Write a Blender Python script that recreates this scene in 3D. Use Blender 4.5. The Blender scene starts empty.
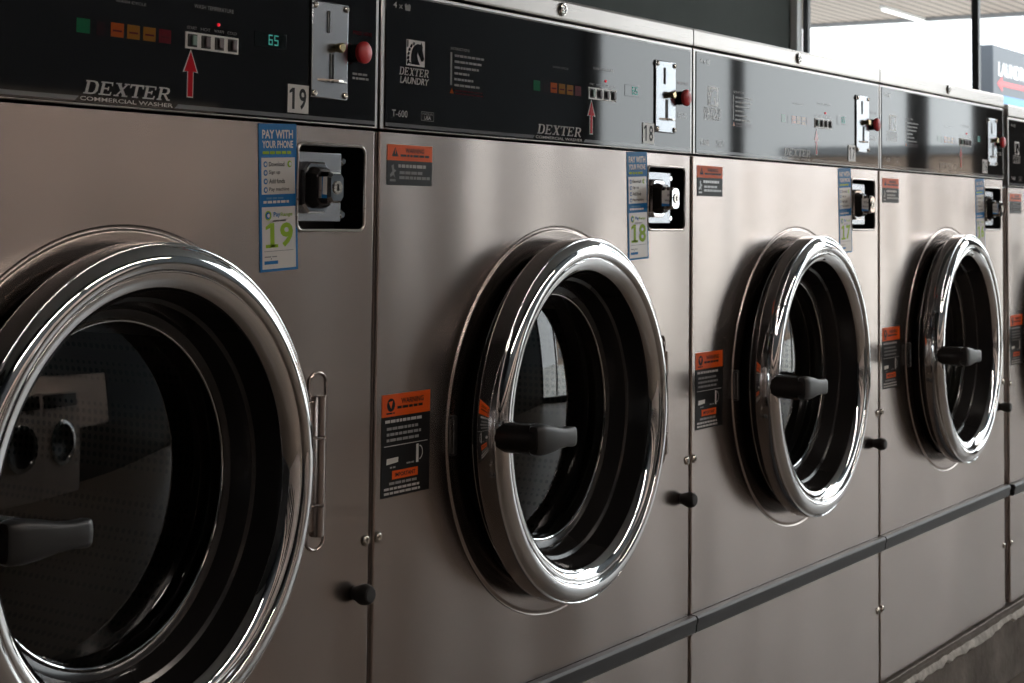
import bpy, bmesh, math, random
from mathutils import Vector, Matrix
random.seed(4)
SC = bpy.context.scene
COL = SC.collection
PI = math.pi
W = 0.74            # washer pitch
ZE, ZB0, ZB1, ZP, ZS, ZT = 0.1497, 0.3868, 0.4120, 1.0671, 1.2245, 1.2526
DX, DZ = 0.5032 * W, 0.7249      # door centre on a washer front

# ------------------------------------------------------------------ materials
MATS = {}
def nodes(name):
    m = bpy.data.materials.new(name); m.use_nodes = True
    nt = m.node_tree; b = nt.nodes['Principled BSDF']
    MATS[name] = m
    return m, nt, b
def simple(name, col, rough=.5, metal=0., spec=.5, emit=None, es=0., coat=0.):
    m, nt, b = nodes(name)
    b.inputs['Base Color'].default_value = (*col, 1)
    b.inputs['Roughness'].default_value = rough
    b.inputs['Metallic'].default_value = metal
    b.inputs['Specular IOR Level'].default_value = spec
    b.inputs['Coat Weight'].default_value = coat
    if emit:
        b.inputs['Emission Color'].default_value = (*emit, 1)
        b.inputs['Emission Strength'].default_value = es
    return m
def noise(nt, scale, detail=3, mapping=None, rough=.5):
    tc = nt.nodes.new('ShaderNodeTexCoord')
    mp = nt.nodes.new('ShaderNodeMapping')
    if mapping: mp.inputs['Scale'].default_value = mapping
    nt.links.new(tc.outputs['Object'], mp.inputs['Vector'])
    n = nt.nodes.new('ShaderNodeTexNoise')
    n.inputs['Scale'].default_value = scale; n.inputs['Detail'].default_value = detail
    n.inputs['Roughness'].default_value = rough
    nt.links.new(mp.outputs['Vector'], n.inputs['Vector'])
    return n
def ramp(nt, src, stops):
    r = nt.nodes.new('ShaderNodeValToRGB')
    e = r.color_ramp.elements
    while len(e) < len(stops): e.new(.5)
    for i, (p, c) in enumerate(stops):
        e[i].position = p; e[i].color = (*c, 1) if len(c) == 3 else c
    nt.links.new(src, r.inputs['Fac'])
    return r
def bump(nt, b, srcs):
    prev = None
    for src, dist, st in srcs:
        bp = nt.nodes.new('ShaderNodeBump')
        bp.inputs['Distance'].default_value = dist; bp.inputs['Strength'].default_value = st
        nt.links.new(src, bp.inputs['Height'])
        if prev: nt.links.new(prev.outputs['Normal'], bp.inputs['Normal'])
        prev = bp
    nt.links.new(prev.outputs['Normal'], b.inputs['Normal'])

def steel(name, col, rough, wave):
    m, nt, b = nodes(name)
    b.inputs['Metallic'].default_value = 1
    n1 = noise(nt, 5, 4, (1, 1, 1))
    r = ramp(nt, n1.outputs['Fac'], [(.25, tuple(c*.94 for c in col)), (.75, tuple(min(1, c*1.05) for c in col))])
    nt.links.new(r.outputs['Color'], b.inputs['Base Color'])
    n2 = noise(nt, 60, 3, (.15, 1, 14))
    rr = ramp(nt, n2.outputs['Fac'], [(.2, (rough-.015,)*3), (.8, (rough+.02,)*3)])
    nt.links.new(rr.outputs['Color'], b.inputs['Roughness'])
    n3 = noise(nt, 2.6, 1, (1.5, 1, .8))
    bump(nt, b, [(n3.outputs['Fac'], wave, .6)])
    return m
STEEL = steel('brushed_steel', (.485, .420, .389), .245, .020)
STEEL2 = steel('satin_steel', (.50, .465, .44), .28, .0015)
CHROME = simple('chrome', (.86, .86, .87), .045, 1)
PLATE = simple('satin_plate', (.46, .48, .51), .24, 1)
SCREW = simple('bright_screw', (.85, .83, .80), .2, 1)
NICKEL = simple('nickel', (.66, .62, .56), .22, 1)
BRASS = simple('worn_brass', (.62, .50, .30), .25, 1)
ALU = simple('aluminium_trim', (.55, .53, .51), .28, 1)
GREYLINE = simple('grey_stripe', (.22, .23, .25), .06)
def panelmat():
    m, nt, b = nodes('gloss_black_panel')
    b.inputs['Base Color'].default_value = (.0085, .0085, .0095, 1)
    b.inputs['Roughness'].default_value = .035
    n = noise(nt, 7, 1, (1, 1, 1.4))
    return m
PANEL = panelmat()
BLACK = simple('black_plastic', (.018, .017, .017), .32)
GLOSSBLACK = simple('gloss_black', (.028, .026, .026), .16)
RUBBER = simple('black_rubber', (.030, .029, .029), .55)
HANDLE = simple('handle_grey', (.030, .030, .031), .38)
BELT = simple('charcoal_vinyl', (.055, .057, .062), .42)
DARK = simple('dark_gap', (.008, .008, .008), .8)
WHITE = simple('white_print', (.84, .82, .79), .2)
PRINT = simple('pale_print', (.66, .65, .64), .06)
DIM = simple('dim_print', (.38, .38, .38), .06)
BLUE = simple('blue_print', (.010, .19, .52), .4, spec=.2)
LBLUE = simple('pale_blue_print', (.10, .30, .55), .35)
GREEN = simple('lime_print', (.34, .55, .015), .4, spec=.2)
ORANGE = simple('orange_print', (.72, .075, .008), .4)
RED = simple('red_print', (.60, .010, .022), .06)
REDBTN = simple('red_plastic', (.80, .05, .06), .35)
OLDRED = simple('faded_red_print', (.10, .006, .010), .06)
PGREEN = simple('green_key', (.010, .145, .06), .06)
PORANGE = simple('orange_key', (.45, .085, .010), .06)
PYELLOW = simple('yellow_key', (.30, .125, .010), .06)
DEADKEY = simple('dead_key', (.03, .008, .010), .06)
STARTKEY = simple('start_key', (.22, .33, .28), .3)
ROCKER = simple('rocker_key', (.16, .13, .14), .3)
PRED = simple('dark_red_key', (.13, .006, .012), .06)
STK = simple('sticker_black', (.010, .010, .011), .4, spec=.2)
STKORANGE = simple('sticker_orange', (.95, .125, .012), .4, spec=.2)
LCD = simple('led_digits', (.02, .3, .25), .4, emit=(.02, .55, .45), es=.22)
LCDBACK = simple('led_window', (.006, .010, .010), .035)
LED = simple('red_led', (.5, .0, .02), .3, emit=(1, .02, .04), es=.5)
def glassmat(name, tint, ior=1.5, rough=0.0):
    m = bpy.data.materials.new(name); m.use_nodes = True; nt = m.node_tree
    nt.nodes.clear()
    o = nt.nodes.new('ShaderNodeOutputMaterial'); mx = nt.nodes.new('ShaderNodeMixShader')
    lw = nt.nodes.new('ShaderNodeLayerWeight'); lw.inputs['Blend'].default_value = .5
    pw = nt.nodes.new('ShaderNodeMath'); pw.operation = 'POWER'; pw.inputs[1].default_value = 5
    f = nt.nodes.new('ShaderNodeMapRange'); f0 = ((ior-1)/(ior+1))**2
    f.inputs['To Min'].default_value = f0; f.inputs['To Max'].default_value = 1
    nt.links.new(lw.outputs['Facing'], pw.inputs[0]); nt.links.new(pw.outputs[0], f.inputs['Value'])
    t = nt.nodes.new('ShaderNodeBsdfTransparent'); t.inputs['Color'].default_value = (*tint, 1)
    g = nt.nodes.new('ShaderNodeBsdfGlossy'); g.inputs['Roughness'].default_value = rough
    nt.links.new(f.outputs[0], mx.inputs[0]); nt.links.new(t.outputs[0], mx.inputs[1]); nt.links.new(g.outputs[0], mx.inputs[2])
    nt.links.new(mx.outputs[0], o.inputs['Surface'])
    return m
DOORGLASS = glassmat('door_glass', (.66, .62, .57), 1.80, .015)
PANE = glassmat('window_pane', (.93, .95, .95), 1.45)
def drummat():
    m, nt, b = nodes('perforated_drum')
    b.inputs['Metallic'].default_value = 1; b.inputs['Roughness'].default_value = .35
    tc = nt.nodes.new('ShaderNodeTexCoord')
    v = nt.nodes.new('ShaderNodeTexVoronoi'); v.inputs['Scale'].default_value = 105; v.inputs['Randomness'].default_value = 0
    nt.links.new(tc.outputs['Object'], v.inputs['Vector'])
    r = ramp(nt, v.outputs['Distance'], [(.28, (.006, .006, .006)), (.36, (.06, .05, .042))])
    nt.links.new(r.outputs['Color'], b.inputs['Base Color'])
    return m
DRUM = drummat()
def concrete(name, c0, c1, scale=6, rough=.8, bm=.004):
    m, nt, b = nodes(name)
    b.inputs['Specular IOR Level'].default_value = .15
    n = noise(nt, scale, 8, rough=.65)
    r = ramp(nt, n.outputs['Fac'], [(.3, c0), (.7, c1)])
    nt.links.new(r.outputs['Color'], b.inputs['Base Color'])
    b.inputs['Roughness'].default_value = rough
    n2 = noise(nt, scale*12, 4)
    bump(nt, b, [(n2.outputs['Fac'], bm, .5)])
    return m
PLINTH = concrete('stained_concrete', (.10, .085, .075), (.26, .235, .21), 7)
PLINTHEDGE = concrete('chipped_pale_edge', (.34, .32, .29), (.85, .82, .77), 34)
def floormat():
    m, nt, b = nodes('floor_tile')
    tc = nt.nodes.new('ShaderNodeTexCoord')
    br = nt.nodes.new('ShaderNodeTexBrick'); br.offset = 0
    br.inputs['Scale'].default_value = 1; br.inputs['Brick Width'].default_value = .33; br.inputs['Row Height'].default_value = .33
    br.inputs['Mortar Size'].default_value = .004
    br.inputs['Color1'].default_value = (.15, .118, .093, 1); br.inputs['Color2'].default_value = (.13, .102, .08, 1)
    br.inputs['Mortar'].default_value = (.10, .09, .08, 1)
    nt.links.new(tc.outputs['Object'], br.inputs['Vector'])
    nt.links.new(br.outputs['Color'], b.inputs['Base Color'])
    b.inputs['Roughness'].default_value = .45
    return m
FLOOR = floormat()
WALLGREEN = concrete('grey_green_paint', (.050, .057, .054), (.058, .065, .062), 3, .9, .001)
WALLPALE = concrete('warm_wall_paint', (.82, .70, .63), (.86, .74, .67), 3, .7, .001)
CHARCOAL = concrete('charcoal_paint', (.016, .015, .015), (.020, .019, .019), 3, .7, .001)
DARKBAND = concrete('dark_band', (.045, .055, .065), (.055, .065, .075), 3, .6, .001)
LOWBAND = concrete('dark_low_band', (.040, .034, .029), (.055, .048, .041), 4, .4, .001)
CEIL = concrete('ceiling_board', (.26, .265, .27), (.30, .305, .31), 3, .8, .001)
FRAME = simple('dark_window_frame', (.045, .05, .055), .35)
JAMBLIT = simple('lit_jamb_face', (.80, .83, .85), .5)  # jamb face catching window light, its brightness put into the colour
FRAME2 = simple('grey_window_frame', (.22, .23, .245), .4)
ASPHALT = concrete('pale_forecourt', (.42, .41, .39), (.52, .51, .49), 1.5, .85, .004)
def soffitmat():
    m, nt, b = nodes('soffit_boards')
    tc = nt.nodes.new('ShaderNodeTexCoord')
    w = nt.nodes.new('ShaderNodeTexWave'); w.wave_type = 'BANDS'; w.bands_direction = 'Y'; w.wave_profile = 'SAW'
    w.inputs['Scale'].default_value = 2*PI/(.115*20)
    nt.links.new(tc.outputs['Object'], w.inputs['Vector'])
    r = ramp(nt, w.outputs['Fac'], [(.0, (.045, .032, .027)), (.24, (.16, .12, .10)), (.30, (.33, .268, .23)), (1, (.335, .27, .23))])
    nt.links.new(r.outputs['Color'], b.inputs['Base Color']); b.inputs['Roughness'].default_value = .6
    return m
SOFFIT = soffitmat()
TUBE = simple('tube_lamp', (.9, .9, .9), .4, emit=(1, .98, .95), es=2.2)
FILLLAMP = simple('fill_diffuser', (.9, .9, .9), .4, emit=(1, .88, .78), es=31.0)
WHITEMETAL = simple('white_metal', (.6, .6, .6), .4)
SIGNGREY = simple('sign_charcoal', (.055, .064, .080), .45)
SIGNRED = simple('sign_red', (.60, .05, .06), .4)
SIGNBLUE = simple('sign_blue', (.06, .21, .47), .4)
SIGNWHITE = simple('sign_white', (.85, .86, .88), .4)
DRYERSTEEL = simple('dryer_panel', (.80, .68, .61), .5)
BRICK = concrete('far_facade', (.40, .30, .24), (.46, .35, .28), 2, .8, .002)
LEAF = concrete('hedge_leaves', (.03, .045, .02), (.09, .12, .05), 20, .8, .05)

# ------------------------------------------------------------------ mesh helper
class MB:
    def __init__(s): s.bm = bmesh.new(); s.mats = []
    def mi(s, m):
        if m not in s.mats: s.mats.append(m)
        return s.mats.index(m)
    def face(s, pts, m, smooth=False):
        vs = [s.bm.verts.new(p) for p in pts]
        try: f = s.bm.faces.new(vs)
        except ValueError: return
        f.material_index = s.mi(m); f.smooth = smooth
    def grid(s, rows, m, closed=False, smooth=True):
        """rows of points bridged with quads; closed joins the last column to the first"""
        i = s.mi(m)
        V = [[s.bm.verts.new(p) for p in r] for r in rows]
        n = len(V[0])
        for a, b in zip(V[:-1], V[1:]):
            for k in range(n if closed else n-1):
                q = [a[k], a[(k+1) % n], b[(k+1) % n], b[k]]
                f = s.bm.faces.new(q); f.material_index = i; f.smooth = smooth
        return V
    def cap(s, ring, m):
        f = s.bm.faces.new(ring); f.material_index = s.mi(m)
    def box(s, x0, x1, y0, y1, z0, z1, m, bev=0.):
        t = bmesh.new()
        bmesh.ops.create_cube(t, size=1)
        for v in t.verts:
            v.co = Vector((x0+(v.co.x+.5)*(x1-x0), y0+(v.co.y+.5)*(y1-y0), z0+(v.co.z+.5)*(z1-z0)))
        if bev: bmesh.ops.bevel(t, geom=t.edges[:], offset=bev, segments=3, profile=.5, affect='EDGES')
        big = set(sorted(t.faces, key=lambda f: -f.calc_area())[:6])
        s.join(t, m, big)
    def join(s, t, m, flat=()):
        i = s.mi(m); mp = {}
        for v in t.verts: mp[v] = s.bm.verts.new(v.co)
        for f in t.faces:
            try:
                g = s.bm.faces.new([mp[v] for v in f.verts]); g.material_index = i; g.smooth = f not in flat
            except ValueError: pass
        t.free()
    def lathe(s, cx, cz, prof, m, n=96, y0=0., capend=False):
        """prof: (protrusion, radius); the axis runs along -y"""
        rows = []
        for p, r in prof:
            rows.append([(cx + r*math.cos(2*PI*k/n), y0-p, cz + r*math.sin(2*PI*k/n)) for k in range(n)])
        V = s.grid(rows, m, True)
        if capend: s.cap(V[-1], m)
        return V
    def tube(s, pts, r, m, n=10):
        rows = []; P = [Vector(p) for p in pts]
        for i, p in enumerate(P):
            t = (P[min(i+1, len(P)-1)]-P[max(i-1, 0)]).normalized()
            a = t.orthogonal().normalized() if abs(t.y) > .9 else t.cross(Vector((0, 1, 0))).normalized()
            b = t.cross(a)
            rows.append([p + r*(a*math.cos(2*PI*k/n)+b*math.sin(2*PI*k/n)) for k in range(n)])
        V = s.grid(rows, m, True); s.cap(V[0], m); s.cap(V[-1], m)
    def build(s, name, parent=None, loc=None, sharp=35):
        bmesh.ops.recalc_face_normals(s.bm, faces=s.bm.faces[:])
        me = bpy.data.meshes.new(name); s.bm.to_mesh(me); s.bm.free()
        for m in s.mats: me.materials.append(m)
        sm = [p.use_smooth for p in me.polygons]
        me.set_sharp_from_angle(angle=math.radians(sharp))
        me.polygons.foreach_set('use_smooth', sm)
        o = bpy.data.objects.new(name, me); COL.objects.link(o)
        if loc: o.location = loc
        if parent: o.parent = parent
        return o

# ------------------------------------------------------------------ lettering (flat print)
_T = {}
def glyphs(txt, bold=0.):
    key = (txt, bold)
    if key not in _T:
        c = bpy.data.curves.new('t', 'FONT'); c.body = txt; c.offset = bold; c.resolution_u = 3
        o = bpy.data.objects.new('t', c); COL.objects.link(o)
        dg = bpy.context.evaluated_depsgraph_get(); dg.update()
        me = bpy.data.meshes.new_from_object(o.evaluated_get(dg))
        vs = [(v.co.x, v.co.y) for v in me.vertices]; fs = [tuple(p.vertices) for p in me.polygons]
        bpy.data.objects.remove(o); bpy.data.curves.remove(c); bpy.data.meshes.remove(me)
        x0 = min(v[0] for v in vs); x1 = max(v[0] for v in vs); z0 = min(v[1] for v in vs); z1 = max(v[1] for v in vs)
        vs = [((a-x0)/(x1-x0), (b-z0)/(z1-z0)) for a, b in vs]
        _T[key] = (vs, fs)
    return _T[key]
class Print:
    """flat print on a plane y = const, in a (possibly turned) frame"""
    def __init__(s, mb, y, ox=0., oz=0., rot=0.):
        s.mb, s.y, s.ox, s.oz, s.c, s.s = mb, y, ox, oz, math.cos(rot), math.sin(rot); s.lift = 0
    def P(s, x, z, l): 
        return (s.ox + x*s.c - z*s.s, s.y - l*.00025, s.oz + x*s.s + z*s.c)
    def rect(s, x0, z0, x1, z1, m, l=1): s.mb.face([s.P(x0, z0, l), s.P(x1, z0, l), s.P(x1, z1, l), s.P(x0, z1, l)], m)
    def poly(s, pts, m, l=1): s.mb.face([s.P(x, z, l) for x, z in pts], m)
    def disc(s, x, z, r, m, l=1, n=20): s.poly([(x+r*math.cos(2*PI*k/n), z+r*math.sin(2*PI*k/n)) for k in range(n)], m, l)
    def text(s, t, x0, z0, x1, z1, m, l=2, bold=0., shear=0.):
        vs, fs = glyphs(t, bold); i = s.mb.mi(m)
        V = [s.mb.bm.verts.new(s.P(x0+a*(x1-x0)+shear*b*(z1-z0), z0+b*(z1-z0), l)) for a, b in vs]
        for f in fs:
            try: g = s.mb.bm.faces.new([V[k] for k in f]); g.material_index = i
            except ValueError: pass
    def lines(s, x0, z1, x1, n, dz, h, m, l=2, seed=0):
        """rows of print too small to read: short dashes word by word"""
        rnd = random.Random(seed)
        for k in range(n):
            x = x0; z = z1-k*dz; end = x0+(x1-x0)*rnd.uniform(.78, 1)
            while x < end-.002:
                w = min(rnd.uniform(.004, .011), end-x)
                s.rect(x, z-h, x+w, z, m, l); x += w+.0013
    def one(s, x0, z0, x1, z1, m, l=2, base=True):
        w, h = x1-x0, z1-z0
        s.rect(x0+.36*w, z0, x0+.70*w, z1, m, l)
        s.poly([(x0+.36*w, z1), (x0, z1-.14*h), (x0, z1-.27*h), (x0+.36*w, z1-.19*h)], m, l)
        if base: s.rect(x0, z0, x1, z0+.13*h, m, l)
    # slab-serif italic capitals, drawn in a unit box
    SER = {
     'D': [[(0,0),(.38,0),(.38,.1),(0,.1)],[(0,.9),(.38,.9),(.38,1),(0,1)],[(.1,0),(.3,0),(.3,1),(.1,1)],
           [(.3,0),(.62,0),(.62,.1),(.3,.1)],[(.3,.9),(.62,.9),(.62,1),(.3,1)],[(.55,0),(.8,.06),(.95,.28),(.75,.33),(.67,.17),(.55,.1)],
           [(.75,.33),(.95,.28),(.95,.72),(.75,.67)],[(.75,.67),(.95,.72),(.8,.94),(.55,1),(.55,.9),(.67,.83)]],
     'E': [[(0,0),(.85,0),(.85,.1),(0,.1)],[(0,.9),(.85,.9),(.85,1),(0,1)],[(.1,0),(.3,0),(.3,1),(.1,1)],[(.3,.45),(.62,.45),(.62,.55),(.3,.55)],
           [(.55,.36),(.64,.36),(.64,.64),(.55,.64)],[(.75,.1),(.87,.1),(.87,.28),(.81,.28)],[(.75,.9),(.81,.72),(.87,.72),(.87,.9)]],
     'X': [[(0,0),(.36,0),(.36,.1),(0,.1)],[(.58,0),(1,0),(1,.1),(.58,.1)],[(0,.9),(.42,.9),(.42,1),(0,1)],[(.62,.9),(1,.9),(1,1),(.62,1)],
           [(.68,0),(.93,0),(.32,1),(.07,1)],[(.1,0),(.24,0),(.92,1),(.78,1)]],
     'T': [[(0,.88),(1,.88),(1,1),(0,1)],[(.4,0),(.6,0),(.6,1),(.4,1)],[(.27,0),(.73,0),(.73,.1),(.27,.1)],[(0,.7),(.07,.7),(.14,.9),(0,.9)],[(1,.7),(.93,.7),(.86,.9),(1,.9)]],
     'R': [[(0,0),(.38,0),(.38,.1),(0,.1)],[(0,.9),(.38,.9),(.38,1),(0,1)],[(.1,0),(.3,0),(.3,1),(.1,1)],[(.3,.44),(.6,.44),(.6,.54),(.3,.54)],
           [(.3,.9),(.6,.9),(.6,1),(.3,1)],[(.55,.44),(.78,.5),(.87,.65),(.87,.8),(.78,.94),(.55,1),(.55,.9),(.66,.83),(.67,.63),(.55,.54)],
           [(.42,.47),(.62,.47),(.88,.1),(1,.1),(1,0),(.76,0)]]}
    def serif(s, word, x0, z0, x1, z1, m, l=2, shear=.28):
        n = len(word); w = (x1-x0-shear*(z1-z0))/n
        for i, ch in enumerate(word):
            for q in s.SER[ch]:
                s.poly([(x0+(i+.94*a)*w+shear*b*(z1-z0), z0+b*(z1-z0)) for a, b in q], m, l)

def empty(name, loc, label, cat, group=None, rz=0):
    o = bpy.data.objects.new(name, None); COL.objects.link(o); o.location = loc; o.rotation_euler.z = rz
    o.empty_display_size = .1
    o['label'] = label; o['category'] = cat
    if group: o['group'] = group
    return o
def tag(o, label, cat, group=None):
    o['label'] = label; o['category'] = cat
    if group: o['group'] = group
    return o
def struct(o, label=None):
    o['kind'] = 'structure'
    if label: o['label'] = label
    return o

# ------------------------------------------------------------------ the washer (local: x 0..W, front at y=0, z from its base)
def z(a): return a - ZE
def make_washer():
    R = empty('washing_machine', (0, 0, ZE), 'x', 'washing machine', 'steel washers in a row')
    c = z(DZ)
    # --- cabinet: front sheet with the door hole and the lock recess cut out
    m = MB(); x0, x1 = .006, W-.006; hz0, hz1 = z(.47), z(.967); RH = .2403; n = 128
    zb, zt = z(ZB0+.004), z(ZP)-.001
    m.face([(x0, 0, zb), (x1, 0, zb), (x1, 0, hz0), (x0, 0, hz0)], STEEL)
    lx0, lx1, lz0, lz1 = .6085, .7185, z(.9595), z(1.0485)
    outer = [(x0, hz0), (x1, hz0), (x1, lz0), (lx0, lz0), (lx0, hz1), (x0, hz1)]
    def hit(ca, sa):
        best = None
        for (ax, az), (bx, bz) in zip(outer, outer[1:]+outer[:1]):
            ex, ez = bx-ax, bz-az; den = ca*ez-sa*ex
            if abs(den) < 1e-12: continue
            t = ((ax-DX)*ez-(az-c)*ex)/den; q = ((ax-DX)*sa-(az-c)*ca)/den
            if t > 0 and -1e-9 <= q <= 1+1e-9 and (best is None or t < best): best = t
        return best
    circ, rect = [], []
    for k in range(n):
        a = 2*PI*(k+.37)/n; ca, sa = math.cos(a), math.sin(a)
        circ.append((DX+RH*ca, 0, c+RH*sa)); t = hit(ca, sa)
        rect.append([DX+t*ca, 0, c+t*sa])
    for cx_, cz_ in outer:   # snap the nearest spokes to the corners
        k = min(range(n), key=lambda k: (math.atan2(rect[k][2]-c, rect[k][0]-DX)-math.atan2(cz_-c, cx_-DX))**2); rect[k] = [cx_, 0, cz_]
    m.grid([rect, circ], STEEL, True, False)
    m.grid([circ, [(x, .03, q) for x, _, q in circ]], STEEL, True)
    for qa, qb, qc in ((x0, lx0, hz1), (lx0, lx1, lz1), (lx1, x1, lz0)):
        m.face([(qa, 0, qc), (qb, 0, qc), (qb, 0, zt), (qa, 0, zt)], STEEL)
    def returns(xe, sgn, za, zc):
        prof = [(xe, 0), (xe-sgn*.0022, .0006), (xe-sgn*.0036, .002), (xe-sgn*.0042, .0045), (xe-sgn*.0042, .7)]
        m.grid([[(px, py, za), (px, py, zc)] for px, py in prof], STEEL)
    returns(x0, 1, zb, zt); returns(x1, -1, zb, zt)
    m.face([(x0-.004, .7, 0), (x1+.004, .7, 0), (x1+.004, .7, z(ZT)), (x0-.004, .7, z(ZT))], STEEL2)
    m.face([(x0, 0, zt), (x1, 0, zt), (x1, .02, zt), (x0, .02, zt)], STEEL)
    m.build('cabinet', R)
    # --- kick panel below the belt
    m = MB(); k0, k1 = .004, z(ZB0+.004)
    m.face([(x0, 0, k0), (x1, 0, k0), (x1, 0, k1), (x0, 0, k1)], STEEL)
    returns(x0, 1, k0, k1); returns(x1, -1, k0, k1)
    m.face([(x0, 0, k0), (x1, 0, k0), (x1, .7, k0), (x0, .7, k0)], STEEL)
    kp = m.build('kick_panel', R)
    for sx in (.0115, W-.0105):
        for q, par in ((z(.6312), R), (z(.2815), R)):
            s = MB()
            s.lathe(sx, q, [(0, .0062), (.0012, .0062), (.0024, .0052), (.003, .0035), (.003, .0028), (.0015, .0025)], NICKEL, 20, capend=True)
            s.build('screw', par)
    # --- belt
    m = MB(); prof = [(.001, z(ZB0)), (.007, z(ZB0)), (.010, z(ZB0+.003)), (.0105, z(ZB0+.012)), (.0125, z(ZB0+.017)), (.0125, z(ZB1-.004)), (.010, z(ZB1-.0005)), (.001, z(ZB1))]
    V = m.grid([[(xx, -p, q) for p, q in prof] for xx in (.0035, W-.0005)], BELT)
    m.cap(V[0], DARK); m.cap(V[1], BELT)
    m.build('bumper_strip', R, sharp=25)
    # --- stamped collar around the door
    m = MB()
    m.lathe(DX, c, [(-.006, .203), (.0002, .2035), (.0006, .205), (.0006, .2065), (.0006, .2330), (.0006, .2345), (.0000, .2352), (-.0008, .2362), (-.0011, .2374), (-.0009, .2390), (-.0002, .2400), (0, .2403)], STEEL, 128)
    m.build('door_collar', R, sharp=60)
    # --- tub mouth and drum
    m = MB()
    m.lathe(DX, c, [(-.004, .204), (-.02, .200), (-.045, .188), (-.06, .184), (-.075, .196), (-.09, .19)], RUBBER, 64)
    m.build('door_gasket', R)
    m = MB()
    V = m.lathe(DX, c, [(-.09, .19), (-.095, .27), (-.13, .285), (-.50, .285)], DRUM, 64)
    m.cap(V[-1], DRUM)
    for a in (.6, .6+2*PI/3, .6+4*PI/3):    # three lifting ribs
        ca, sa = math.cos(a), math.sin(a); u = Vector((ca, 0, sa)); v = Vector((-sa, 0, ca)); o = Vector((DX, 0, c))
        rows = []
        for y in (.11, .49):
            rows.append([o+u*.284+v*.045+Vector((0, y, 0)), o+u*.235+v*.012+Vector((0, y, 0)), o+u*.235-v*.012+Vector((0, y, 0)), o+u*.284-v*.045+Vector((0, y, 0))])
        Q = m.grid(rows, STEEL2, False, False); m.cap(Q[0], STEEL2)
    m.build('drum', R)
    # --- door: chrome rim > back body, bezel, glass, handle
    m = MB()
    m.lathe(DX, c, [(.0205, .2222), (.0210, .2234), (.0222, .2240), (.0230, .2240), (.0440, .2238), (.0450, .2235), (.0456, .2228), (.0458, .2218), (.0454, .2211), (.0458, .2205),
                    (.0476, .2192), (.0502, .2165), (.0522, .2128), (.0533, .2085), (.0534, .2045), (.0526, .2012), (.0510, .1992), (.0494, .1984), (.0492, .1974), (.0502, .1965), (.0498, .1930), (.0486, .1890), (.0462, .1850), (.0428, .1818), (.0395, .1800), (.038, .1798)], CHROME, 160)
    D = m.build('door', R, sharp=32)
    D['label'] = 'polished chrome porthole door rim'
    AJ = .042; hp = Vector((.641, -.010, 0)); D.rotation_euler.z = AJ      # the doors stand a touch ajar
    D.location = hp - Matrix.Rotation(AJ, 3, 'Z') @ hp + Vector((.004, .012, .0015))
    m = MB()
    m.lathe(DX, c, [(.0240, .2200), (.0209, .2224), (.0206, .2160), (.0165, .2164), (.0160, .2110), (.0090, .2105), (.0065, .2080), (.0060, .2000), (-.015, .1980), (-.020, .1960), (-.020, .19)], GLOSSBLACK, 128)
    m.build('door_body', D, sharp=30)
    for p_, r_ in ((.0158, .2126), (.0064, .2088)):
        m = MB(); pr = [(p_+.0010*math.cos(t), r_+.0010*math.sin(t)) for t in [2*PI*i/8 for i in range(9)]]
        m.lathe(DX, c, pr, CHROME, 128)
        m.build('trim_ring', D)
    m = MB()
    m.lathe(DX, c, [(.0398, .1800), (.036, .1790), (.020, .1765), (.012, .1742), (.010, .1700), (.002, .1665), (-.010, .1625), (-.0115, .1560), (-.0135, .1535)], GLOSSBLACK, 128)
    m.build('door_bezel', D, sharp=30)
    m = MB(); Rb = .78
    pr = [(-.012, .1555), (-.0125, .1525), (-.018, .1508), (-.0225, .1502), (-.0240, .1490)]
    for r_ in (.145, .13, .11, .09, .07, .05, .03, .015, .003): pr.append((-.024+(.149**2-r_*r_)/(2*Rb), r_))
    m.lathe(DX, c, pr, DOORGLASS, 128, capend=True)
    m.build('door_glass', D, sharp=60)
    m = MB(); pr = [(-.0125+.0014*math.cos(t), .1525+.0014*math.sin(t)) for t in [2*PI*i/8 for i in range(9)]]
    m.lathe(DX, c, pr, CHROME, 128)
    m.build('glass_ring', D)
    # handle: stub hub standing off the rim, grip reaching over the glass
    m = MB(); hx, hz = .1665, z(.7245)
    m.lathe(hx, hz, [(.030, .0176), (.0395, .0178), (.048, .0178), (.090, .0182), (.0960, .0172), (.099, .0130)], GLOSSBLACK, 32, capend=True)
    st = [(.1545, .0150, .0935, .0060), (.157, .0172, .0938, .0075), (.170, .0176, .0942, .0085), (.186, .0155, .0955, .0085), (.204, .0120, .0970, .0075), (.220, .0108, .0980, .0066), (.232, .0118, .0985, .0062), (.2372, .0112, .0986, .0056), (.2390, .0080, .0987, .004)]
    rows = []
    for xx, hh, pc, ht in st:
        xx -= .003
        zc = hz - .003*(xx-hx)/.075; q = []
        for k in range(20):
            t = 2*PI*k/20; ct, sn = math.cos(t), math.sin(t)
            q.append((xx, -(pc+ht*math.copysign(abs(ct)**.55, ct)), zc+hh*math.copysign(abs(sn)**.55, sn)))
        rows.append(q)
    V = m.grid(rows, HANDLE, True); m.cap(V[0], HANDLE); m.cap(V[-1], HANDLE)
    m.build('handle', D, sharp=50)
    # latch plate on the cabinet behind the handle
    m = MB(); m.box(.1385, .150, -.007, 0, z(.703), z(.749), BLACK, .003); m.box(.1385, .1398, -.0085, -.002, z(.706), z(.746), CHROME, .0005)
    m.build('latch_plate', R)
    # hinge: three knuckles in a pressed pocket
    m = MB()
    hx = .6365
    pts = []
    for (ax, az, s0_, s1_) in ((.6460, z(.803), 180, 0), (.6460, z(.645), 0, -180)):
        for k in range(9):
            a = math.radians(s0_+(s1_-s0_)*k/8); pts.append((ax+.0140*math.cos(a), -.0004, az+.0110*math.sin(a)))
    m.tube(pts+[pts[0]], .0016, STEEL, 8)
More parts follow.
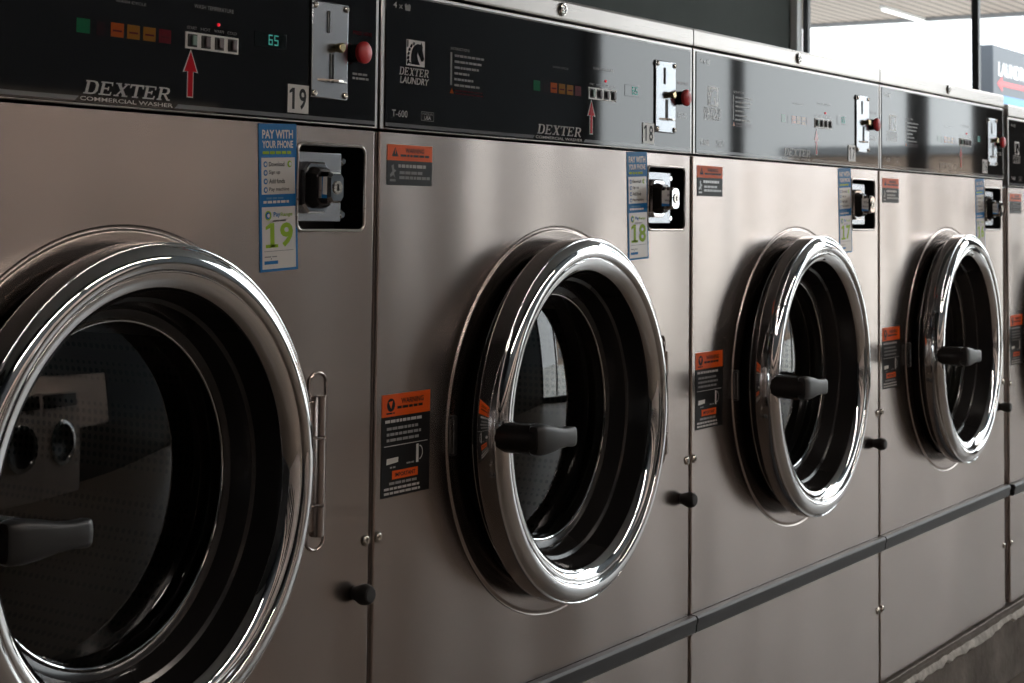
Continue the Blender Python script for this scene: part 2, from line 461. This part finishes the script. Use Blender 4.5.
    m.box(.616, .641, -.012, -.001, z(.655), z(.788), STEEL, .002)
    H = m.build('hinge_plate', R)
    for a, b in ((.6505, .6815), (.6830, .7495), (.7510, .7925)):
        m = MB(); rr = .0078
        rows = [[(hx+r_*math.cos(2*PI*k/20), -.0105+r_*math.sin(2*PI*k/20), q) for k in range(20)] for q, r_ in ((z(a), rr-.001), (z(a)+.001, rr), (z(b)-.001, rr), (z(b), rr-.001))]
        V = m.grid(rows, STEEL, True); m.cap(V[0], STEEL); m.cap(V[-1], STEEL)
        m.build('hinge_knuckle', H)
    # rubber stop at the right seam
    m = MB()
    m.lathe(.7125, z(.5795), [(0, .0070), (.003, .0078), (.0115, .0112), (.0145, .0113), (.0210, .0092), (.0225, .0075), (.0228, .003)], RUBBER, 12, capend=True)
    m.build('rubber_stop', R, sharp=30)
    # --- lock recess
    m = MB(); d = .040
    m.face([(lx0, d, lz0), (lx1, d, lz0), (lx1, d, lz1), (lx0, d, lz1)], BLACK)
    ring = [(lx0, lz0), (lx1, lz0), (lx1, lz1), (lx0, lz1)]
    m.grid([[(a, 0, b) for a, b in ring], [(a, d, b) for a, b in ring]], BLACK, True, False)
    rr = .0085; pts = []      # rolled lip
    for cx_, cz_, a0 in ((lx1-rr, lz1-rr, 0), (lx0+rr, lz1-rr, 90), (lx0+rr, lz0+rr, 180), (lx1-rr, lz0+rr, 270)):
        for k in range(6):
            a = math.radians(a0+90*k/5); pts.append((cx_+rr*math.cos(a), -.0004, cz_+rr*math.sin(a)))
    # corner fillers so the opening reads rounded
    i = 0
    for cx_, cz_, kk in ((lx1, lz1, 0), (lx0, lz1, 6), (lx0, lz0, 12), (lx1, lz0, 18)):
        for k in range(5): m.face([(cx_, -.0002, cz_), pts[kk+k], pts[kk+k+1]], STEEL)
    m.tube(pts+[pts[0], pts[1]], .0016, STEEL2, 8)
    L = m.build('lock_recess', R)
    m = MB(); m.box(lx0+.0005, .687, .006, .010, lz0+.009, lz1-.008, PLATE, .001)
    m.build('lock_bracket', L)
    lcx, lcz = .6390, z(1.0035)
    def octagon(y, hw, hh, k=.40): 
        e = k*min(hw, hh)
        return [(lcx+hw, y, lcz-hh+e), (lcx+hw, y, lcz+hh-e), (lcx+hw-e, y, lcz+hh), (lcx-hw+e, y, lcz+hh), (lcx-hw, y, lcz+hh-e), (lcx-hw, y, lcz-hh+e), (lcx-hw+e, y, lcz-hh), (lcx+hw-e, y, lcz-hh)]
    m = MB()
    m.grid([octagon(.006, .0215, .0265), octagon(.000, .0215, .0265), octagon(-.002, .0195, .0245), octagon(-.002, .0165, .0215), octagon(.002, .0160, .0210)], CHROME, True, False)
    m.build('lock_flange', L)
    m = MB()
    V = m.grid([octagon(.002, .016, .021), octagon(-.006, .0155, .0205), octagon(-.012, .0135, .0180), octagon(-.013, .009, .013)], GLOSSBLACK, True, False); m.cap(V[-1], GLOSSBLACK)
    m.build('lock_body', L)
    m = MB()
    V = m.grid([octagon(-.010, .0122, .0158), octagon(-.0245, .0122, .0158), octagon(-.028, .0100, .0135), octagon(-.0280, .0072, .0100)], CHROME, True, False); m.cap(V[-1], CHROME)
    m.lathe(lcx, lcz, [(.0280, .0070), (.0294, .0068), (.0294, .0046)], NICKEL, 20, capend=True)
    m.box(lcx-.0009, lcx+.0009, -.0299, -.0280, lcz-.0034, lcz+.0034, DARK)
    m.build('lock_cylinder', L, sharp=20)
    for q in (lz1-.016, lz0+.0165):
        m = MB(); m.lathe(.694, q, [(-.040, .0042), (-.014, .0042), (-.0125, .0054), (-.010, .0050), (-.0085, .003)], CHROME, 16, capend=True)
        m.build('rivet', L)
    # --- top trim with its lock screw
    m = MB()
    zt0, zt1 = z(ZS)+.0015, z(ZT)
    prof = [(.06, zt0), (-.0005, zt0), (-.0025, zt0+.001), (-.003, zt0+.003), (-.003, zt1-.004), (-.0018, zt1-.0012), (.001, zt1), (.7, zt1)]
    V = m.grid([[(xx, y, q) for y, q in prof] for xx in (.0015, W-.0015)], STEEL2)
    m.cap(V[0], STEEL2); m.cap(V[1], STEEL2)
    T = m.build('top_trim', R, sharp=12)
    m = MB(); m.lathe(.3745, z(1.2395), [(.003, .0088), (.0045, .0088), (.006, .0078), (.0064, .006), (.0052, .0045), (.0052, .0030), (.0063, .0026)], SCREW, 28, capend=True)
    m.box(.3740, .3750, -.0066, -.005, z(1.2395)-.0022, z(1.2395)+.0022, DARK)
    m.build('lid_screw', T)
    # --- control panel
    m = MB(); p0, p1 = z(ZP)+.002, z(ZS)-.001
    m.box(.002, W-.002, -.0015, .05, p0, p1, ALU, .0012)
    m.box(.0095, W-.0075, -.0026, .0, p0+.0016, p1-.004, PANEL, .0006)
    g = Print(m, -.0026)
    zz = lambda a: z(a)
    # bottom stripe broken by the name
    g.poly([(.0105, zz(1.0728)), (.309, zz(1.0728)), (.3135, zz(1.0768)), (.0105, zz(1.0768))], GREYLINE)
    g.poly([(.430, zz(1.0728)), (.7315, zz(1.0728)), (.7315, zz(1.0768)), (.4345, zz(1.0768))], GREYLINE)
    g.rect(.0105, p1-.0062, .7315, p1-.0047, DIM)
    g.serif('DEXTER', .3180, zz(1.0792), .4275, zz(1.0912), PRINT)
    g.text('COMMERCIAL WASHER', .3145, zz(1.0732), .4275, zz(1.0768), PRINT, bold=.015)
    # emblem: horse head on a pale block, with words under it
    bx0, bz0, bw, bh = .0465, zz(1.1420), .0345, .0290
    g.rect(bx0, bz0, bx0+bw, bz0+bh, WHITE)
    U = lambda q: [(bx0+a*bw, bz0+b*bh) for a, b in q]
    head = [(.27, .06), (.74, .06), (.63, .24), (.57, .42), (.60, .55), (.64, .46), (.73, .34), (.80, .21), (.90, .22), (.96, .33), (.90, .52), (.86, .66), (.88, .76), (.80, .96), (.76, .86), (.60, .87), (.47, .82), (.36, .72), (.29, .58), (.25, .40), (.24, .2)]
    g.poly(U(head), PANEL, 2)
    for a, b in ((.40, .86), (.26, .76), (.17, .62), (.12, .46), (.10, .30), (.11, .15)):
        g.poly(U([(a-.09, b-.05), (a+.02, b-.07), (a+.06, b+.03), (a-.02, b+.08)]), PANEL, 2)
    g.poly(U([(.03, .03), (.09, .03), (.09, .09), (.22, .09), (.22, .03), (.24, .03), (.24, .13), (.03, .13)]), PANEL, 2)
    g.poly(U([(.04, .70), (.09, .70), (.09, .97), (.04, .97)]), PANEL, 2)
    g.serif('DEXTER', .0335, zz(1.1308), .0905, zz(1.1395), PRINT, shear=.2)
    g.text('LAUNDRY', .0350, zz(1.1215), .0880, zz(1.1292), PRINT, bold=.02, shear=.2)
    g.text('T-600', .0215, zz(1.0838), .0500, zz(1.0915), PRINT, bold=.005)
    for e in ((.0755, 1.0820, .1000, 1.0826), (.0755, 1.0918, .1000, 1.0924), (.0755, 1.0820, .0763, 1.0924), (.0992, 1.0820, .1000, 1.0924)):
        g.rect(e[0], zz(e[1]), e[2], zz(e[3]), DIM)
    g.text('MADE IN', .0780, zz(1.0884), .0975, zz(1.0908), DIM); g.text('USA', .0815, zz(1.0836), .0940, zz(1.0875), PRINT, bold=.02)
    g.text('4 x', .0215, zz(1.2035), .0385, zz(1.2100), PRINT, bold=.01)
    g.poly([(.0435, zz(1.2025)), (.0525, zz(1.2025)), (.0535, zz(1.2085)), (.0510, zz(1.2105)), (.0480, zz(1.2085)), (.0450, zz(1.2105)), (.0425, zz(1.2085))], DIM)
    # instructions
    g.text('INSTRUCTIONS', .1310, zz(1.1668), .1690, zz(1.1700), DIM)
    g.rect(.1310, zz(1.1260), .1345, zz(1.1640), DIM)
    for k, wd in enumerate((.062, .070, .050, .036, .046, .056)):
        g.lines(.139, zz(1.1618)-k*.0068, .139+wd, 1, .006, .0026, DIM, seed=k)
    g.poly([(.1300, zz(1.1165)), (.1385, zz(1.1165)), (.1343, zz(1.1230))], PORANGE)
    g.lines(.141, zz(1.1212), .205, 2, .0036, .0016, OLDRED, seed=9)
    # lamps over the programme keys
    g.text('WASH CYCLE', .353, zz(1.1635), .391, zz(1.1660), DIM)
    for x, mm in ((.3165, PGREEN), (.3565, PORANGE), (.3762, PYELLOW), (.3960, PYELLOW), (.4158, PRED)):
        g.rect(x-.0078, zz(1.1320), x+.0078, zz(1.1448), mm)
        if mm is not PGREEN: g.rect(x-.0055, zz(1.1368), x+.0055, zz(1.1384), OLDRED, 2)
    g.rect(.3320, zz(1.1315), .3420, zz(1.1440), DEADKEY)
    g.text('WASH TEMPERATURE', .453, zz(1.1690), .507, zz(1.1728), DIM)
    for k, t in enumerate(('START', 'HOT', 'WARM', 'COLD')):
        g.text(t, .4440+k*.0183, zz(1.1484), .4570+k*.0183, zz(1.1512), DIM)
    # red arrow under the start key
    for mm, e, l in ((WHITE, .0010, 1), (RED, 0, 2)):
        g.poly([(.4465-e, zz(1.0850)-e), (.4530+e, zz(1.0850)-e), (.4530+e, zz(1.1085)), (.4580+2*e, zz(1.1085)-e), (.4497, zz(1.1278)+2*e), (.4415-2*e, zz(1.1085)-e), (.4465-e, zz(1.1085))], mm, l)
    # text beside the red button
    g.text('PRESS HERE', .692, zz(1.1672), .724, zz(1.1712), OLDRED, bold=.02)
    g.lines(.692, zz(1.1265), .722, 2, .0046, .0024, DIM, seed=3)
    C = m.build('control_panel', R, sharp=30)
    m = MB(); m.box(.4415, .5145, -.0036, -.0024, zz(1.1298), zz(1.1458), WHITE, .0005)
    for k in range(4):
        x = .4445+k*.0183
        m.box(x, x+.0125, -.0042, -.0030, zz(1.1318), zz(1.1438), BLACK, .0004)
    m.build('selector_plate', C)
    for k in range(4):
        x = .4445+k*.0183
        m = MB(); m.box(x+.004, x+.0105, -.0065, -.004, zz(1.1330), zz(1.1428), STARTKEY if k == 0 else ROCKER, .0012)
        m.build('selector_key', C)
    m = MB(); m.lathe(.4865, zz(1.1562), [(.0026, .0018), (.0038, .0016), (.0042, .0007)], LED, 14, capend=True); m.build('indicator_lamp', C)
    m = MB(); m.box(.538, .585, -.0030, -.0022, zz(1.1405), zz(1.1560), LCDBACK, .0003)
    h = Print(m, -.0031)
    def seg(x, zb_, w, hh, on):
        t = .0014
        S = {'a': (x, zb_+hh-t, x+w, zb_+hh), 'g': (x, zb_+hh/2-t/2, x+w, zb_+hh/2+t/2), 'd': (x, zb_, x+w, zb_+t), 'f': (x, zb_+hh/2, x+t, zb_+hh), 'e': (x, zb_, x+t, zb_+hh/2), 'b': (x+w-t, zb_+hh/2, x+w, zb_+hh), 'c': (x+w-t, zb_, x+w, zb_+hh/2)}
        for q in on: h.rect(*S[q], LCD)
    seg(.5580, zz(1.1435), .0062, .0105, 'acdefg'); seg(.5665, zz(1.1435), .0062, .0105, 'acdfg')
    m.build('display', C)
    m = MB()
    m.lathe(.6975, zz(1.1475), [(.0024, .0098), (.0095, .0096), (.0105, .0090)], GLOSSBLACK, 28)
    m.lathe(.6975, zz(1.1475), [(.0100, .0090), (.0108, .0112), (.0130, .0120), (.0155, .0116), (.0172, .0096), (.0181, .006), (.0184, .001)], REDBTN, 28, capend=True)
    b = m.build('push_button', C, sharp=40); b['label'] = 'round red mushroom push button'
    # --- coin plate
    m = MB(); m.box(.6220, .6820, -.0050, -.002, zz(1.0955), zz(1.1965), PLATE, .0015)
    P_ = m.build('coin_plate', R)
    m = MB(); m.box(.6475, .6505, -.0056, -.0048, zz(1.1640), zz(1.1870), DARK); m.box(.6468, .6474, -.0064, -.0048, zz(1.1640), zz(1.1870), ALU, .0002); m.build('coin_slot', P_)
    m = MB(); m.box(.6530, .6578, -.0056, -.0048, zz(1.1130), zz(1.1425), DARK); m.box(.6524, .6530, -.0064, -.0048, zz(1.1130), zz(1.1425), ALU, .0002)
    m.build('lever_slot', P_)
    m = MB(); q = zz(1.1150); top = [(.6320, -.005), (.6480, -.0105), (.6580, -.0125), (.6680, -.0105), (.6800, -.005)]
    V = m.grid([[(a, b, q+.0008) for a, b in top], [(a, b, q-.0014) for a, b in top]], NICKEL, False, False); m.cap(V[0], NICKEL); m.cap(V[1], NICKEL)
    m.build('coin_tray', P_)
    m = MB(); m.lathe(.6620, zz(1.1495), [(.005, .0042), (.0075, .0042), (.008, .0052), (.0135, .0052), (.0142, .004)], BRASS, 20, capend=True); m.build('return_knob', P_)
    for sx in (.6270, .6772):
        for q in (1.1005, 1.1915):
            m = MB(); m.lathe(sx, zz(q), [(.005, .0036), (.0066, .0034), (.0072, .0022), (.0066, .001)], NICKEL, 14, capend=True); m.build('plate_screw', P_)
    # --- upper warning sticker
    m = MB(); g = Print(m, -.0003)
    g.rect(.0178, zz(1.0090), .1008, zz(1.0360), STK); g.rect(.0178, zz(1.0360), .1008, zz(1.0535), STKORANGE)
    g.poly([(.0255, zz(1.0405)), (.0375, zz(1.0405)), (.0315, zz(1.0505))], STK, 2)
    g.rect(.0308, zz(1.0430), .0322, zz(1.0480), STKORANGE, 3)
    g.text('WARNING', .0505, zz(1.0450), .0850, zz(1.0500), STK, bold=.02)
    g.lines(.0415, zz(1.0430), .0950, 1, .004, .0024, STK, seed=2)
    g.poly([(.0225, zz(1.0205)), (.0270, zz(1.0240)), (.0250, zz(1.0300)), (.0290, zz(1.0320)), (.0300, zz(1.0265)), (.0340, zz(1.0250)), (.0300, zz(1.0225)), (.0320, zz(1.0165)), (.0285, zz(1.0200)), (.0235, zz(1.0175))], DIM, 2)
    g.rect(.0225, zz(1.0130), .0330, zz(1.0155), DIM, 2)
    g.lines(.0375, zz(1.0320), .099, 1, .006, .0036, PRINT, seed=4); g.lines(.040, zz(1.0245), .086, 1, .006, .0032, DIM, seed=5); g.lines(.0395, zz(1.0190), .099, 1, .006, .0032, DIM, seed=6)
    m.build('warning_sticker', R)
    # --- tall warning sticker beside the door
    m = MB(); g = Print(m, -.0003)
    g.rect(.0150, zz(.6710), .1030, zz(.7575), STK); g.rect(.0150, zz(.7575), .1030, zz(.7815), STKORANGE)
    g.disc(.0305, zz(.7700), .0072, STK, 2); g.poly([(.026, zz(.7735)), (.0335, zz(.7745)), (.0305, zz(.7660))], STKORANGE, 3); g.lines(.0225, zz(.7620), .040, 1, .003, .0018, STK, seed=8)
    g.text('WARNING', .0490, zz(.7705), .0900, zz(.7762), STK, bold=.02); g.lines(.0420, zz(.7680), .0975, 1, .004, .0028, STK, seed=11)
    g.lines(.0205, zz(.7540), .098, 1, .006, .0032, PRINT, seed=12)
    g.lines(.0235, zz(.7460), .093, 3, .0062, .0030, DIM, seed=13)
    g.rect(.0190, zz(.7255), .0985, zz(.7263), PRINT, 2)
    g.poly([(.0235, zz(.7060)), (.0445, zz(.7075)), (.0450, zz(.7130)), (.0240, zz(.7125))], WHITE, 2); g.lines(.0300, zz(.7035), .040, 1, .003, .0018, DIM, seed=15)
    g.rect(.0775, zz(.7035), .0820, zz(.7235), WHITE, 2)
    a = [(.0835+.0065*math.cos(t), zz(.7140)+.0080*math.sin(t)) for t in [-.5*PI+PI*i/8 for i in range(9)]]; b_ = [(.0835+.0052*math.cos(t), zz(.7140)+.0067*math.sin(t)) for t in [.5*PI-PI*i/8 for i in range(9)]]
    for i in range(8): g.poly([a[i], a[i+1], b_[7-i], b_[8-i]], PRINT, 2)
    g.lines(.0600, zz(.7055), .076, 1, .003, .0018, DIM, seed=16)
    g.rect(.0340, zz(.6895), .0810, zz(.6988), STKORANGE, 2); g.text('IMPORTANT', .0390, zz(.6920), .0760, zz(.6962), STK, 3, bold=.02)
    g.lines(.0290, zz(.6868), .087, 1, .003, .0028, DIM, seed=17); g.lines(.0200, zz(.6812), .098, 2, .0048, .0026, PRINT, seed=18)
    m.build('door_warning_sticker', R)
    return R

def payment_sticker(R, num):
    m = MB(); zz = z
    g = Print(m, -.0003, .5484, zz(1.0650), math.radians(2.5))
    w, h = .0572, -.1470
    g.rect(0, h, w, 0, BLUE)
    g.text('PAY WITH', .0050, -.0150, .0515, -.0062, WHITE, bold=.03); g.text('YOUR PHONE', .0050, -.0245, .0515, -.0170, WHITE, bold=.03)
    g.lines(.0055, -.0275, .0515, 1, .003, .0030, GREEN, seed=num)
    g.rect(.0035, -.0705, .0540, -.0340, WHITE, 2)
    for k, t in enumerate(('Download', 'Sign up', 'Add funds', 'Pay machine')):
        q = -.0405-k*.0085
        g.disc(.0092, q, .0029, BLUE, 3); g.disc(.0092, q, .0017, WHITE, 4)
        g.text(t, .0145, q-.0022, .0145+(.023, .0165, .0235, .030)[k], q+.0024, STK, 3, bold=.01)
    g.disc(.0455, -.0405, .0034, GREEN, 3); g.disc(.0462, -.0405, .0021, WHITE, 4)
    g.lines(.0105, -.0735, .0440, 1, .003, .0018, LBLUE, seed=3); g.lines(.0060, -.0768, .0520, 1, .003, .0026, WHITE, seed=4)
    g.rect(.0035, -.1445, .0540, -.0830, WHITE, 2)
    g.disc(.0125, -.0915, .0048, GREEN, 3); g.disc(.0118, -.0915, .0034, BLUE, 4); g.disc(.0125, -.0915, .0020, WHITE, 5)
    g.text('Pay', .0205, -.0942, .0305, -.0882, BLUE, 3, bold=.02); g.text('Range', .0310, -.0936, .0490, -.0890, GREEN, 3, bold=.01)
    g.lines(.0195, -.0962, .044, 1, .003, .0016, DIM, seed=5)
    g.one(.0085, -.1235, .0270, -.0990, GREEN, 3); g.text(str(num)[1], .0300, -.1235, .0495, -.0990, GREEN, 3, bold=.03)
    g.rect(.0060, -.1272, .0500, -.1266, DIM, 3)
    g.lines(.0065, -.1318, .0260, 1, .003, .0012, DIM, 3, seed=6); g.disc(.0165, -.1345, .0008, DIM, 3)
    g.rect(.0062, -.1398, .0265, -.1365, BLUE, 3)
    o = m.build('payment_sticker', R)
    return o
def number_decal(R, num):
    m = MB(); g = Print(m, -.0033)
    g.rect(.5880, z(1.0782), .6205, z(1.1070), WHITE)
    s = str(num)
    g.one(.5905, z(1.0820), .6020, z(1.1035), STK, 2, False); g.text(s[1], .6055, z(1.0820), .6165, z(1.1035), STK, 2, bold=.02)
    return m.build('number_decal', R)
def copy_tree(o, parent=None):
    c = o.copy(); COL.objects.link(c)
    if parent: c.parent = parent
    for ch in list(o.children): copy_tree(ch, c)
    return c

proto = make_washer()
LAB = ['stainless front-load washer numbered 19 at the left, nearest and largest of the row',
       'stainless front-load washer with a green 18 sticker, right beside the washer numbered 19',
       'middle washer of the row, glare over its whole control panel, one thin dark stripe reflected',
       'fourth steel washer from the left, just before the narrow gap, broad dark reflection on panel',
       'slightly lower steel washer cut off by the right edge, beyond the narrow gap']
washers = [proto] + [copy_tree(proto) for _ in range(4)]
for i, r in enumerate(washers):
    x = (i-1)*W + (.030 if i == 4 else 0)
    r.location = (x, 0, ZE)
    if i == 4: r.scale = (1, 1, .984)
    r['label'] = LAB[i]
    payment_sticker(r, 19-i); number_decal(r, 19-i)

# ------------------------------------------------------------------ room
XE, YB, YO, XW, ZC = 8.0, 2.98, -4.45, -2.7, 4.2
def slab(name, x0, x1, y0, y1, z0, z1, m, bev=0):
    b = MB(); b.box(x0, x1, y0, y1, z0, z1, m, bev); return b.build(name)
struct(slab('floor', XW, XE, YO, YB, -.1, 0, FLOOR))
struct(slab('ceiling', XW, XE+.1, YO-.1, YB+.1, ZC, ZC+.1, CEIL))
struct(slab('wall_back', XW, XE-.09, YB, YB+.12, 0, ZC, WALLGREEN))
struct(slab('wall_front', XW, XE, YO-.12, YO, 0, ZC, WALLPALE))
struct(slab('trim_7', XW, XE, YO, YO+.02, 0, .75, LOWBAND), 'unseen dark band low on the opposite wall, added to darken reflections')  # out of view; dark strip added so the lower steel reflects dark
struct(slab('trim_5', 4.5, XE, YO, YO+.018, .75, 1.5, DARKBAND), 'unseen dark end of the opposite wall, added to darken reflections')  # invented dark stretch, deepens reflections in the nearest washer
struct(slab('trim_4', XW, XE, YO, YO+.015, 1.5, ZC, DARKBAND), 'unseen dark upper band of the opposite wall, added to darken reflections')  # added so the chrome tops and black panel reflect dark
struct(slab('wall_left', XW-.12, XW, YO, YB, 0, ZC, CHARCOAL))  # unseen wall, pulled in close and near black to darken the chrome
# plinth under the washers: face, top and a chipped pale edge
b = MB()
b.box(-2.2, 5.0, -.0135, .80, 0, ZE-.002, PLINTH, .002)
rnd = random.Random(2); rows = []
n = 260
for k in range(n+1):
    x = -2.2+7.2*k/n; j = rnd.uniform(-.003, .003)
    rows.append([(x, -.003+j*.3, ZE-.0012), (x, -.006+j*.6, ZE-.003), (x, -.0165+j*.3, ZE-.014+j), (x, -.0185, ZE-.023+2*j), (x, -.0130, ZE-.028+2*j)])
b.grid(rows, PLINTHEDGE)
struct(b.build('trim_1'), 'stained concrete plinth with a chipped pale front edge')
# storefront at the end wall: panes between mullions
ys = [2.905, 1.893, .87, -.165, -1.20, -2.24, -3.38, -4.40]
b = MB(); b.box(XE-.095, XE-.055, 2.901, 2.937, 0, ZC, FRAME, .003); b.box(XE-.170, XE-.095, 2.937, 2.985, 0, ZC, JAMBLIT, .003)
struct(b.build('trim_2'), 'grey end jamb of the shop window')
for i in range(7):
    ya, yb = ys[i], ys[i+1]
    b = MB(); b.box(XE-.079, XE-.071, yb, ya, .12, 4.1, PANE)
    w = struct(b.build('window_%d' % (i+1)))
    hw = (.021, .035, .035, .035, .062, .043, .05)[i]
    b = MB(); b.box(XE-.095, XE-.055, yb-hw, yb+hw, 0, ZC, FRAME, .004); b.box(XE-.095, XE-.055, yb, ya, 4.09, ZC, FRAME, .004); b.box(XE-.095, XE-.055, yb, ya, 0, .12, FRAME, .004)
    b.build('window_frame', w)
struct(slab('trim_6', XE-.35, XE-.10, -1.84, -1.25, 0, ZC, FRAME, .01), 'unseen dark column, added for the dark reflection in the far panels')  # out of view; put there to darken reflections in the end panels
# dryers along the opposite wall
def dryer():
    R = empty('tumble_dryer', (0, 0, 0), 'low steel dryer with a round dark door, dimly reflected in the washer doors', 'dryer', 'dryers along the opposite wall')
    b = MB(); b.box(.005, .785, 0, .55, 0, 1.22, DRYERSTEEL, .006); b.build('cabinet', R)
    q = .62
    b = MB(); rows = []
    for y, r_ in ((.55, .27), (.575, .27), (.585, .26), (.585, .22), (.57, .21)):
        rows.append([(.395+r_*math.cos(2*PI*k/48), y, q+r_*math.sin(2*PI*k/48)) for k in range(48)])
    b.grid(rows, CHROME, True); d = b.build('door', R)
    b = MB(); V = b.grid([[(.395+r_*math.cos(2*PI*k/48), y, q+r_*math.sin(2*PI*k/48)) for k in range(48)] for y, r_ in ((.57, .212), (.555, .15), (.552, .05))], GLOSSBLACK, True); b.cap(V[-1], GLOSSBLACK); b.build('door_glass', d)
    b = MB(); b.box(.04, .75, .548, .556, 1.04, 1.19, GLOSSBLACK, .003); b.build('control_panel', R)
    return R
d0 = dryer()
for i in range(7):
    r = d0 if i == 0 else copy_tree(d0)
    r.location = (-2.5+i*.79, YO+.03, 0)
# added fill lamps, out of view, brightening the opposite wall and aisle
def fill_lamp():
    R = empty('ceiling_light', (0, 0, 0), 'unseen fluorescent fixture hung low, added as fill light', 'light', 'added fill lights')
    b = MB(); b.box(-1.22, 1.22, -.07, .07, -.05, 0, WHITEMETAL, .004); b.build('housing', R)
    b = MB(); b.box(-1.19, 1.19, -.05, .05, -.075, -.045, FILLLAMP, .004); b.build('diffuser', R)
    return R
l0 = fill_lamp()
for px in (-.9, .9):      # hanging rods
    b = MB(); b.tube([(px, 0, 0), (px, 0, 1.5)], .008, WHITEMETAL, 8); b.build('rod', l0)
for k, (x, y) in enumerate(((.6, -3.7), (3.2, -3.7), (5.8, -1.5))):
    r = l0 if k == 0 else copy_tree(l0)
    r.location = (x, y, 2.7)
# ------------------------------------------------------------------ outside
struct(slab('ground', XE, 90, -60, 60, -.15, -.05, ASPHALT))
struct(slab('ceiling.001', XE+.0, 14.75, .6, 14, 3.0, 3.12, SOFFIT), 'boarded canopy soffit outside the shop window')
struct(slab('trim_3', 14.75, 14.85, .6, 14, 2.966, 3.45, FRAME2))
t = empty('ceiling_light', (14.25, 4.62, 3.0), 'bright tube light on the boarded canopy outside the window', 'light')
b = MB(); b.box(-.62, .62, -.025, .025, -.03, 0, WHITEMETAL, .004); b.build('batten', t)
b = MB(); b.tube([(-.6, 0, -.042), (.6, 0, -.042)], .013, TUBE, 12); b.build('tube', t)
# roadside sign
xs_, ysn = 16.0, 4.31
S = empty('roadside_sign', (xs_, ysn, -.05), 'dark sign with white lettering and a red left arrow, outside beyond the last mullion', 'sign')
b = MB(); b.box(0, 1.75, 0, .17, 1.95, 2.885, SIGNGREY, .01)
g = Print(b, -.004)
g.text('LAUNDRO', .17, 2.565, 1.24, 2.715, SIGNWHITE, bold=.02)
g.poly([(.12, 2.485), (.30, 2.565), (.30, 2.515), (1.2, 2.515), (1.2, 2.465), (.30, 2.465), (.30, 2.405)], SIGNRED, 2)
g.rect(.015, 1.98, 1.73, 2.365, SIGNBLUE, 2)
g.poly([(.12, 2.30), (.40, 2.22), (1.6, 2.15), (1.6, 2.00), (.05, 2.00)], SIGNWHITE, 3)
b.build('sign_box', S)
for x in (.2, 1.55):
    b = MB(); b.box(x-.05, x+.05, .07, .17, 0, 1.96, FRAME2, .006); b.build('post', S)
# low shops and a hedge across the road, seen in the reflections
def shop(x, y, w, d, h, lab):
    R = empty('shop_building', (x, y, -.05), lab, 'building')
    b = MB(); b.box(0, d, 0, w, 0, h, BRICK, .02); b.build('wall', R)
    b = MB(); b.box(-.3, d+.3, -.3, w+.3, h, h+.3, FRAME2, .03); b.build('roof', R)
    n = int(w//3)
    for i in range(n):
        b = MB(); b.box(-.04, .05, .6+i*3, 2.6+i*3, .8, 1.9, FRAME2, .02); b.build('window', R)
shop(52, -22.5, 9, 7, 3.2, 'low brick shop across the road, reflected in the fourth control panel')
shop(66, -11.0, 7, 7, 2.9, 'lower brick shop beside the first across the road, reflected in glossy panels')

# ------------------------------------------------------------------ light, camera, view
wd = bpy.data.worlds.new('sky'); SC.world = wd; wd.use_nodes = True
bg = wd.node_tree.nodes['Background']
wn = wd.node_tree
tc = wn.nodes.new('ShaderNodeTexCoord'); sp = wn.nodes.new('ShaderNodeSeparateXYZ')
wn.links.new(tc.outputs['Generated'], sp.inputs[0])
rp = ramp(wn, sp.outputs['Z'], [(0, (.48, .49, .50)), (.25, (.55, .565, .58)), (1, (.98, 1, 1))])
wn.links.new(rp.outputs['Color'], bg.inputs['Color']); bg.inputs['Strength'].default_value = 7.7

cam = bpy.data.cameras.new('camera'); co = bpy.data.objects.new('camera', cam); COL.objects.link(co)
F, YAW, PIT, ROL, V0 = 1688.5364, 0.990702, 0.058103, 0.010198, 119.2266
f = Vector((math.sin(YAW)*math.cos(PIT), math.cos(YAW)*math.cos(PIT), math.sin(PIT)))
r = Vector((math.cos(YAW), -math.sin(YAW), 0)); u = r.cross(f)
r2 = math.cos(ROL)*r+math.sin(ROL)*u; u2 = -math.sin(ROL)*r+math.cos(ROL)*u
M = Matrix((r2, u2, -f)).transposed().to_4x4(); M.translation = Vector((-1.44550, -1.12121, 0.97489))
co.matrix_world = M
cam.sensor_fit = 'HORIZONTAL'; cam.sensor_width = 36; cam.lens = F/1024*36
cam.shift_y = (V0-341.5)/1024
cam.clip_start = .05; cam.clip_end = 300
cam.dof.use_dof = True; cam.dof.focus_distance = 1.8; cam.dof.aperture_fstop = 20
SC.camera = co
SC.view_settings.view_transform = 'Standard'; SC.view_settings.look = 'None'
SC.view_settings.exposure = 0; SC.view_settings.gamma = 1; SC.view_settings.use_curve_mapping = False
SC.cycles.use_denoising = True
SC.cycles.max_bounces = 10; SC.cycles.glossy_bounces = 6; SC.cycles.transparent_max_bounces = 12
SC.cycles.sample_clamp_indirect = 6
